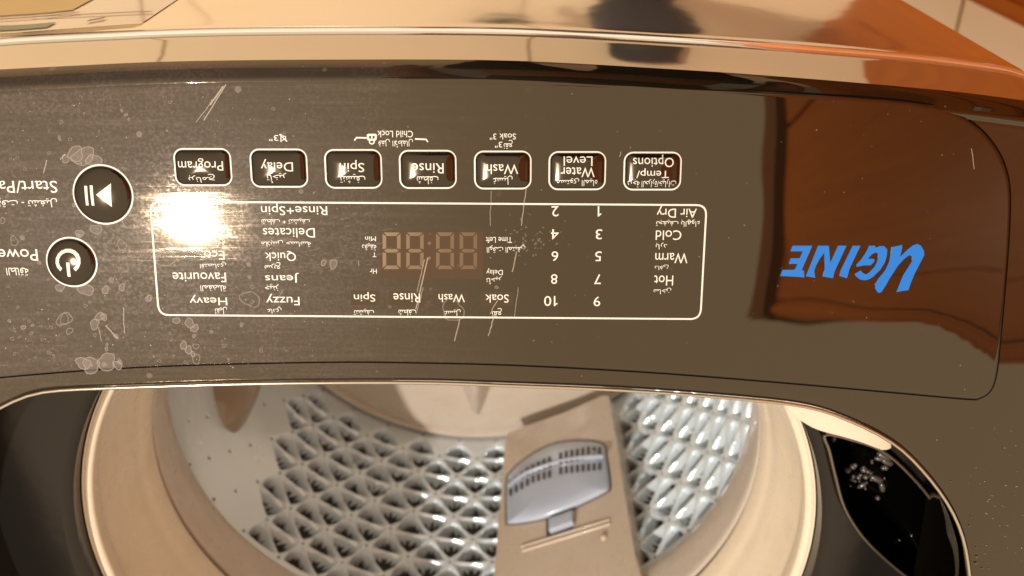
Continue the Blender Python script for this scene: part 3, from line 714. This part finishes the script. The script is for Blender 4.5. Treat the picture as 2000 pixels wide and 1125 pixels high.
for i in range(NL + 2):
    for k in range(NA):
        f = (i * NA + k, i * NA + (k + 1) % NA, (i + 1) * NA + (k + 1) % NA, (i + 1) * NA + k)
        if i < NL and vs[f[0]][0] < -.1 and in_lens((vs[f[0]][0] + vs[f[2]][0]) / 2, (vs[f[0]][1] + vs[f[2]][1]) / 2): continue
        fs.append(f)
ledge = sharp(mesh('inner_ledge', vs, fs, m_dark, wm), 50)
prof = [(.2012, .40), (.2012, .3815), (.2004, .3802), (.1985, .3800), (.1965, .3812), (.1958, .3835), (.1962, .389), (.1970, .3930), (.1962, .399), (.1945, .409), (.1928, .4165), (.1912, .4235), (.1898, .431), (.1880, .437), (.1868, .445), (.1872, .4485), (.1895, .4500)]
sp = spline(prof, 4)
lathe('tub_ring', [(p[0], p[1]) for p in sp], m_beige, wm)
lathe('balance_ring', [(p[0], p[1]) for p in spline([(.195, .4545), (.1895, .4545), (.1880, .4565), (.1878, .462), (.1885, .475), (.1905, .487), (.1930, .4945), (.1945, .4965), (.1960, .4965)], 4)], m_taupe, wm)

# drum wall: stamped stars between three-pointed pits
az = lambda p: math.atan2(p.y - CY, p.x - CX)
RB, RT = .2125, .1975; HT, HB = .4965, .742
def drum_pt(a, h, out=0.0):
    t = (h - HT) / (HB - HT); r = RT + (RB - RT) * min(1, max(0, t)) ** .55 + out
    return Vector((CX + r * math.cos(a), CY + r * math.sin(a), CAMZ - h))
def drum_hit(px, py):
    d = ray(px, py); best = None
    for k in range(1200):
        t = .45 + k * .0005; x, y, h = d.x * t, d.y * t, -d.z * t
        r = math.hypot(x - CX, y - CY); rr = (drum_pt(0, h).x - CX)
        if r >= rr and h > HT - .02 and y > CY - .2: return math.atan2(y - CY, x - CX), h
    return None
aL = drum_hit(592, 800)[0]
LA = .0365
NU, NV = 1500, 250
a_ = np.linspace(0, 2 * math.pi, NU + 1)[:-1]; h_ = np.linspace(HT, HB, NV)
AA, HH = np.meshgrid(a_, h_)
s_ = AA * .205; z_ = HH
a0_, h0_ = drum_hit(762, 1032); s0 = a0_ * .205
# triangular lattice with one direction upright
E1, E2 = (2 * math.pi * .205 / 36, 0.0), (math.pi * .205 / 36, -.0285)
DT = E1[0] * E2[1] - E1[1] * E2[0]; S_, Z_ = s_ - s0, z_ - h0_
X = (S_ * E2[1] - Z_ * E2[0]) / DT; Y = (-S_ * E1[1] + Z_ * E1[0]) / DT
iX, iY = np.floor(X), np.floor(Y); fx, fy_ = X - iX, Y - iY
up = fx + fy_ < 1
b1 = np.where(up, 1 - fx - fy_, fx + fy_ - 1); b2 = np.where(up, fx, 1 - fx); b3 = np.where(up, fy_, 1 - fy_)
mb = np.minimum(np.minimum(b1, b2), b3); mxb = np.maximum(np.maximum(b1, b2), b3)
armw = .020 + .19 * np.clip((mxb - .47) / .53, 0, 1) ** 1.15
pit = np.clip((mb - armw) / .07, 0, 1)
dn = (1 - mxb) * 1.5
edge_a = np.clip((np.arctan2(np.sin(aL - AA), np.cos(aL - AA))) / .05 + .2, 0, 1) * np.clip((AA - .0) / .05, 0, 1)
aR2 = drum_hit(1216, 900)[0]
inreg = ((AA < aL) & (AA > -.6)) | (AA > 2 * math.pi - .6) | (AA > aL + 1.3)
# zone test on lattice triangles so that pits stop whole
tX, tY = iX + np.where(up, 1 / 3, 2 / 3), iY + np.where(up, 1 / 3, 2 / 3)
tri_a = (s0 + tX * E1[0] + tY * E2[0]) / .205; tri_h = h0_ + tX * E1[1] + tY * E2[1]
inz = ((tri_a > aL - .08) & (tri_a < aL + 3.6)) & (tri_h > HT + .018) & (tri_h < HB - .022)
pit = pit * inz
crease = np.clip(mb / np.maximum(armw, .03), 0, 1) * inz * .0021
depth = crease + pit * (.0115 + .002 * np.sin(3.1 * iX + 1.7 * iY)) - np.where(inz, .0009 * np.clip(mb / .3, 0, 1) * 0, 0)
dimp = np.clip(1 - dn / .09, 0, 1); depth = depth + dimp * .0016
T_ = (HH - HT) / (HB - HT)
RR = RT + (RB - RT) * np.clip(T_, 0, 1) ** .55 + depth
XX = CX + RR * np.cos(AA); YY = CY + RR * np.sin(AA); ZZ = CAMZ - HH
co = np.stack([XX, YY, ZZ], -1).reshape(-1, 3)
idx = np.arange(NU * NV).reshape(NV, NU); i0 = idx[:-1]; i1 = idx[1:]
fq = np.stack([i0, np.roll(i0, -1, 1), np.roll(i1, -1, 1), i1], -1).reshape(-1, 4)
me = bpy.data.meshes.new('drum'); me.vertices.add(len(co)); me.vertices.foreach_set('co', co.ravel())
me.loops.add(fq.size); me.loops.foreach_set('vertex_index', fq.ravel().astype(np.int32)); me.polygons.add(len(fq)); me.polygons.foreach_set('loop_start', np.arange(0, fq.size, 4, dtype=np.int32)); me.update()
# dark material: shade painted into the pits' lower halves, holes at pit and star centres
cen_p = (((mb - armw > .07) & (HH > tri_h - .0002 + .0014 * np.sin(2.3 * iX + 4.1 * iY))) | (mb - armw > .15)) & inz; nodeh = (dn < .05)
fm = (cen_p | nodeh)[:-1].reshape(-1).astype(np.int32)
drum = put('drum', me, [m_steel, m_hole_shade], wm)
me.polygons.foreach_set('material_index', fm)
lathe('drum_floor', [(.2135, .7418), (.2135, .746), (.0, .746)], m_steel, wm, 96)
pp = [(.2105, .746), (.2105, .7395), (.2090, .7375), (.2065, .7372), (.2045, .7385), (.2040, .7402), (.2025, .7402), (.2015, .7385), (.1990, .7375), (.19, .7378), (.14, .7395), (.08, .737), (.05, .730), (.03, .722), (.0005, .720)]
puls = lathe('pulsator', pp, m_taupe, wm, 192)
for k in range(6):                       # raised vanes
    a = az(H(930, 770, .735)) + k * math.pi / 3; V_ = []; n = 14
    for i in range(n):
        t = i / (n - 1); r = .045 + .135 * t; w_ = .011 * math.sin(math.pi * (.12 + .86 * t)) + .002; hh = .7375 - .026 * (math.sin(math.pi * min(1, .1 + t * .92))) ** .6
        tang = Vector((-math.sin(a), math.cos(a), 0)); c_ = Vector((CX + r * math.cos(a), CY + r * math.sin(a), 0))
        for (q, hq) in ((-1.6, .7405), (-.8, (.7405 + hh) / 2 - .002), (-.35, hh + .001), (0, hh), (.35, hh + .001), (.8, (.7405 + hh) / 2 - .002), (1.6, .7405)):
            p_ = c_ + tang * q * w_; V_.append((p_.x, p_.y, CAMZ - hq))
    mesh('vane', V_, [(7 * i + j, 7 * i + j + 1, 7 * i + j + 8, 7 * i + j + 7) for i in range(n - 1) for j in range(6)], m_taupe, puls)

# ---- lint filter column on the rear wall
a1p, a2p = H(987, 850, .70), H(1196, 776, .70)
axis = (a2p - a1p); axis.z = 0; axn = axis.normalized(); nrm = Vector((axn.y, -axn.x, 0)); 
if nrm.y > 0: nrm = -nrm
Q = lambda px, py, w=0: PL(px, py, a1p + nrm * w, nrm)
zt = CAMZ - .498
bl, br = Q(990, 846), Q(1192, 777)
kl = Q(966, 1120) - Q(985, 850); 
face = spline([tuple(Q(*p)) for p in ((986, 870), (990, 850), (1003, 840), (1100, 806), (1170, 775), (1184, 773), (1191, 783), (1215, 930), (1240, 1080), (1262, 1210), (1100, 1240), (962, 1245), (967, 1100), (978, 960))], 3, True)
col = solid('filter_column', [Vector(p) for p in face], -nrm * .045, m_col, wm, bevel=.004, seg=3)
wo = [(990, 939), (1000, 919), (1022, 899), (1050, 881), (1081, 867), (1123, 861), (1160, 863), (1180, 871), (1184, 894), (1191, 949), (1181, 963), (1147, 980), (1119, 993), (1071, 1011), (1037, 1019), (996, 1023), (990, 1014)]
wo_s = [tuple(p) for p in spline(wo, 3, True)]
wcx = sum(p[0] for p in wo) / len(wo); wcy = sum(p[1] for p in wo) / len(wo)
grow = lambda k: [(wcx + (p[0] - wcx) * k, wcy + (p[1] - wcy) * k) for p in wo_s]
flat('window_gap', [Q(*p, .0006) for p in grow(1.03)], m_groove, col)
# bulging white filter
V_, F_ = [], []; N_ = len(wo_s); st_ = [(1, .0008), (.985, .003), (.93, .0055), (.8, .0085), (.6, .0108), (.35, .012), (.1, .0125)]
for (k_, w_) in st_:
    for p in wo_s: V_.append(Q(wcx + (p[0] - wcx) * k_, wcy + (p[1] - wcy) * k_, w_ * .8))
for i in range(len(st_) - 1):
    for k in range(N_): F_.append((i * N_ + k, i * N_ + (k + 1) % N_, (i + 1) * N_ + (k + 1) % N_, (i + 1) * N_ + k))
F_.append(tuple((len(st_) - 1) * N_ + k for k in range(N_)))
filt = mesh('lint_filter', V_, F_, m_filter, col)
def inside_k(px, py):
    ang = math.atan2(py - wcy, px - wcx); best = 1
    for i in range(N_):
        a, b = wo_s[i], wo_s[(i + 1) % N_]; dx, dy = math.cos(ang), math.sin(ang); ex, ey = b[0] - a[0], b[1] - a[1]
        den = dx * ey - dy * ex
        if abs(den) < 1e-9: continue
        s = ((a[0] - wcx) * ey - (a[1] - wcy) * ex) / den; u = ((a[0] - wcx) * dy - (a[1] - wcy) * dx) / den
        if s > 0 and -1e-6 <= u <= 1 + 1e-6: best = s
    k = math.hypot(px - wcx, py - wcy) / best
    return np.interp(k, [q[0] for q in reversed(st_)], [q[1] for q in reversed(st_)]) * .8
upper = lambda x: np.interp(x, [990, 1010, 1030, 1060, 1100, 1150, 1182], [938, 922, 907, 891, 876, 866, 868])
for i in range(17):
    if i == 8: continue
    x = 997 + (1171 - 997) * i / 16
    yu = upper(x) + 6; yl = yu + 23
    ymid = np.interp(x, [997, 1040, 1100, 1171], [955, 930, 912, 905])
    for (ya, yb) in ((yu, min(yl, ymid - 7)), (ymid - 1, ymid + 13)):
        if yb - ya < 4: continue
        ps = [(x - 3.1, ya), (x + 3.1, ya - .5), (x + 3.3, yb - .5), (x - 2.9, yb)]
        lp = [Q(p[0], p[1], max(inside_k(*p), .0006) + .0007) for p in ps]
        mesh('slot', lp, [(0, 1, 2, 3)], m_slot, col, False)
V_, F_ = tube([Q(p[0], p[1], .0088) for p in spline([(993, 951), (1012, 934), (1040, 919), (1100, 900), (1150, 893), (1180, 892)], 4)], .0022); mesh('filter_rib', V_, F_, m_filter, col)
solid('latch_recess', [Q(*p, .0010) for p in ((1066, 1013), (1118, 993), (1119, 1035), (1067, 1048))], -nrm * .0005, m_slot, col)
solid('filter_latch', [Q(*p, .006) for p in ((1070, 1012), (1117, 995), (1117, 1018), (1071, 1034))], -nrm * .005, m_filter, col, bevel=.001)
for (a, b) in (((1018, 1068), (1191, 1015)), ((1020, 1076), (1192, 1023))):
    V_, F_ = tube([Q(*a, .0004), Q((a[0] + b[0]) / 2, (a[1] + b[1]) / 2, .0008), Q(*b, .0004)], .0013); mesh('column_ridge', V_, F_, m_col, col)
bm = bmesh.new(); bmesh.ops.create_uvsphere(bm, u_segments=12, v_segments=8, radius=.0028, matrix=Matrix.Translation(Q(1179, 1050, .0004))); from_bm('column_stud', bm, m_col, col)

# ---- second filter housing on the side wall, only its rounded tip in view
ptip = drum_hit(438, 834)
V_, F_ = [], []; n = 22; m_ = 14
for i in range(n + 1):
    t = i / n; h = ptip[1] + t * (.735 - ptip[1]); wd = .105 * math.sqrt(min(1, t * 3.2)) * (1 - .0 * t)
    for j in range(m_ + 1):
        q = -1 + 2 * j / m_; bul = .030 * (1 - abs(q) ** 2.2) * math.sqrt(min(1, t * 3.0))
        V_.append(drum_pt(ptip[0] - t * .30 + q * wd * 1.9, h, -bul + .001))
for i in range(n):
    for j in range(m_): F_.append((i * (m_ + 1) + j, i * (m_ + 1) + j + 1, (i + 1) * (m_ + 1) + j + 1, (i + 1) * (m_ + 1) + j))
mesh('side_filter_housing', V_, F_, pmat('housing_brown', (.34, .25, .17), .3, coat=.3, bump=[(14, .3, .003)]), wm)

# ---- detergent cup, and a beige plate added as the tub ring's reflection
fl = [H(*p, .362) for p in ((1528, 783), (1600, 795), (1680, 822), (1742, 868), (1722, 881), (1670, 862), (1612, 846), (1585, 836), (1562, 822), (1550, 812))]
solid('ring_reflection_plate', [Vector(p) for p in spline([tuple(p) for p in fl], 3, True)], Vector((0, 0, -.003)), m_beige, wm, bevel=.0012, seg=2)
lens = [(1612, 849), (1660, 858), (1722, 880), (1775, 925), (1825, 985), (1852, 1040), (1862, 1085), (1858, 1130), (1840, 1165), (1790, 1140), (1735, 1098), (1685, 1048), (1650, 992), (1632, 930), (1620, 880)]
ls = [tuple(p) for p in spline(lens, 4, True)]; lcx = sum(p[0] for p in ls) / len(ls); lcy = sum(p[1] for p in ls) / len(ls)
V_, F_ = [], []; nl = len(ls)
for (k_, h) in ((1.07, .3678), (1.06, .3645), (1.03, .3634), (1.0, .3632), (.985, .3645), (.96, .372), (.9, .388), (.78, .398), (.5, .402), (.1, .403)):
    for p in ls: V_.append(H(lcx + (p[0] - lcx) * k_, lcy + (p[1] - lcy) * k_, .3632) * 1.0); V_[-1].z = CAMZ - h
for i in range(9):
    for k in range(nl): F_.append((i * nl + k, i * nl + (k + 1) % nl, (i + 1) * nl + (k + 1) % nl, (i + 1) * nl + k))
F_.append(tuple(9 * nl + k for k in range(nl)))
m_cup = pmat('cup_black', (.0015, .0012, .001), .07, ior=1.16)
cupo = mesh('detergent_cup', V_, F_, m_cup, wm)
m_rim = pmat('rim_gloss', (.22, .17, .12), .12, metal=.7)
V_, F_ = tube([H(p[0], p[1], .3628) for p in ls + [ls[0]]], .0009); mesh('cup_rim', V_, F_, m_rim, cupo)
V_, F_ = [], []
bm = bmesh.new()
for k in range(34):
    a, b = rng.randn(), rng.randn(); px, py = 1697 + a * 26, 925 + b * 17; r = .0008 + .0012 * rng.rand() ** 2
    p = H(px, py, .392); bmesh.ops.create_uvsphere(bm, u_segments=10, v_segments=6, radius=r, matrix=Matrix.Translation(p))
for (px, py, r) in ((1728, 890, .0028), (1733, 902, .0022), (1720, 895, .002), (1629, 855, .0018), (1845, 970, .0018), (1770, 915, .0015), (1723, 952, .002), (1712, 935, .0024), (1683, 948, .0016)):
    bmesh.ops.create_uvsphere(bm, u_segments=12, v_segments=8, radius=r, matrix=Matrix.Translation(H(px, py, .389)) @ Matrix.Rotation(rng.rand() * 3, 4, 'Z') @ Matrix.Diagonal((1.8, .8, .8, 1)))
tag(from_bm('soap_foam', bm, m_foam, cupo), kind='stuff')
# bright strip added as the reflection on the opening's right wall
V_, F_ = [], []
m_wall_reflection = pmat('wall_reflection_bright', (.88, .78, .58), .22, metal=.85)
seq = [(1852, 985), (1868, 1015), (1880, 1050), (1889, 1085), (1892, 1125), (1888, 1170)]
for i, p in enumerate(spline(seq, 4)):
    t = i / (4 * (len(seq) - 1)); a = P(p[0] - 8, p[1]) - Vector((0, 0, .006)); wpx = 30 * min(1, t * 2.4) + 1
    b = H(p[0] - 10 - wpx, p[1] + 3, .3640); V_ += [a, b]
mesh('wall_reflection_strip', V_, [(2 * i, 2 * i + 1, 2 * i + 3, 2 * i + 2) for i in range(len(V_) // 2 - 1)], m_wall_reflection, wm)

# ---- water droplets on the cover
bm = bmesh.new()
dp = [(1984, 870, 2.2), (1923, 940, 2), (1965, 948, 3), (1986, 950, 3.2), (1932, 975, 3), (1938, 968, 2.5), (1929, 979, 2.5), (1944, 988, 2), (1927, 1003, 3), (1940, 1013, 2), (1953, 1026, 2), (1968, 1026, 2.4), (1927, 1065, 2.2), (1908, 1088, 2), (1905, 1102, 2), (1918, 1110, 1.6), (1932, 1111, 1.6), (1958, 988, 2), (1962, 990, 1.6), (1858, 940, 1.5), (1998, 1006, 2), (1996, 1070, 2.4), (1915, 1048, 0)]
for _ in range(60): dp.append((1890 + 120 * rng.rand(), 830 + 300 * rng.rand() ** .8, .6 + rng.rand()))
for (x, y, r) in dp:
    if r: bmesh.ops.create_uvsphere(bm, u_segments=10, v_segments=6, radius=r * .00020, matrix=Matrix.Translation(P(x, y)) @ Matrix.Diagonal((1.2, 1, .55, 1)))
tag(from_bm('water_droplets', bm, m_foam, None), 'tiny clear water droplets scattered on the black cover beside the opening', 'water droplets', kind='stuff')

# ============================================================ the person standing at the front, seen only mirrored in the front trim
def skin(name, joints, links, mat, parent=None, root=0):
    me = bpy.data.meshes.new(name); me.from_pydata([j[:3] for j in joints], links, []); me.update()
    o = bpy.data.objects.new(name, me); COL.objects.link(o); me.materials.append(mat)
    if parent: adopt(o, parent)
    md = o.modifiers.new('skin', 'SKIN'); md.use_smooth_shade = True
    for k, v in enumerate(me.skin_vertices[0].data): v.radius = (joints[k][3], joints[k][4] if len(joints[k]) > 4 else joints[k][3]); v.use_root = k == root
    sb = o.modifiers.new('sub', 'SUBSURF'); sb.levels = sb.render_levels = 2
    return o
m_skin = pmat('skin', (.35, .17, .10), .5); m_trouser = pmat('navy_cloth', (.010, .013, .022), .85); m_shirt = pmat('dark_shirt', (.03, .03, .035), .85); m_hair = pmat('hair_black', (.01, .008, .007), .5); m_sole = pmat('slipper_rubber', (.012, .012, .014), .6)
px_, py_ = -.12, -.55
per = empty('person', (px_, py_, 0)); tag(per, 'person in dark navy trousers standing at the front, mirrored in the trim', 'person')
J = [(0, 0, .93, .13, .10), (0, 0, 1.10, .125, .095), (0, -.01, 1.30, .15, .10), (0, -.01, 1.42, .09, .07), (0, 0, 1.49, .055), (0, .02, 1.56, .075, .085), (0, .015, 1.66, .078, .09), (0, .01, 1.73, .05)]
Lk = [(0, 1), (1, 2), (2, 3), (3, 4), (4, 5), (5, 6), (6, 7)]
for s_ in (-1, 1):
    k = len(J); J += [(s_ * .17, -.01, 1.39, .055), (s_ * .21, -.02, 1.12, .042), (s_ * .22, .03, .90, .030), (s_ * .22, .04, .84, .028, .018), (s_ * .22, .05, .78, .022, .014)]
    Lk += [(3, k), (k, k + 1), (k + 1, k + 2), (k + 2, k + 3), (k + 3, k + 4)]
    for q in range(4):
        f = len(J); J += [(s_ * .22, .03 + .016 * q, .745, .008), (s_ * .218, .034 + .016 * q, .705 + .006 * abs(q - 1.5), .007)]; Lk += [(k + 4, f), (f, f + 1)]
    f = len(J); J += [(s_ * .20, .085, .80, .009), (s_ * .195, .10, .765, .008)]; Lk += [(k + 3, f), (f, f + 1)]
    k = len(J); st_y = -.34 if s_ > 0 else .10; J += [(s_ * .09, 0, .84, .085), (s_ * .105, .02 + st_y * .5, .48, .058), (s_ * .11, st_y, .10, .036), (s_ * .11, .02 + st_y, .045, .036, .03), (s_ * .115, .15 + st_y, .03, .038, .02)]
    Lk += [(0, k), (k, k + 1), (k + 1, k + 2), (k + 2, k + 3), (k + 3, k + 4)]
J = [(j[0] + px_, j[1] + py_) + tuple(j[2:]) for j in J]
skin('body', J, Lk, m_skin, per)
T = [(0, 0, .98, .150, .12)]; Lt = []
for s_ in (-1, 1):
    k = len(T); st_y = -.34 if s_ > 0 else .10; T += [(s_ * .10, 0, .82, .105), (s_ * .11, .02 + st_y * .5, .48, .085), (s_ * .115, st_y, .07, .085)]; Lt += [(0, k), (k, k + 1), (k + 1, k + 2)]
skin('trousers', [(j[0] + px_, j[1] + py_) + tuple(j[2:]) for j in T], Lt, m_trouser, per)
T = [(0, 0, .96, .155, .125), (0, 0, 1.12, .15, .115), (0, -.01, 1.32, .17, .12), (0, -.01, 1.43, .11, .085)]; Lt = [(0, 1), (1, 2), (2, 3)]
for s_ in (-1, 1):
    k = len(T); T += [(s_ * .18, -.01, 1.40, .07), (s_ * .215, -.015, 1.20, .062)]; Lt += [(3, k), (k, k + 1)]
skin('shirt', [(j[0] + px_, j[1] + py_) + tuple(j[2:]) for j in T], Lt, m_shirt, per)
skin('hair', [(px_, py_ - .01, 1.70, .09, .10), (px_, py_ - .03, 1.76, .06)], [(0, 1)], m_hair, per)
for s_ in (-1, 1):
    yy_ = py_ + (-.34 if s_ > 0 else .10)
    skin('slipper', [(px_ + s_ * .11, yy_ - .03, .055, .065, .06), (px_ + s_ * .115, yy_ + .1, .045, .07, .05), (px_ + s_ * .118, yy_ + .21, .035, .06, .04)], [(0, 1), (1, 2)], m_sole, per)
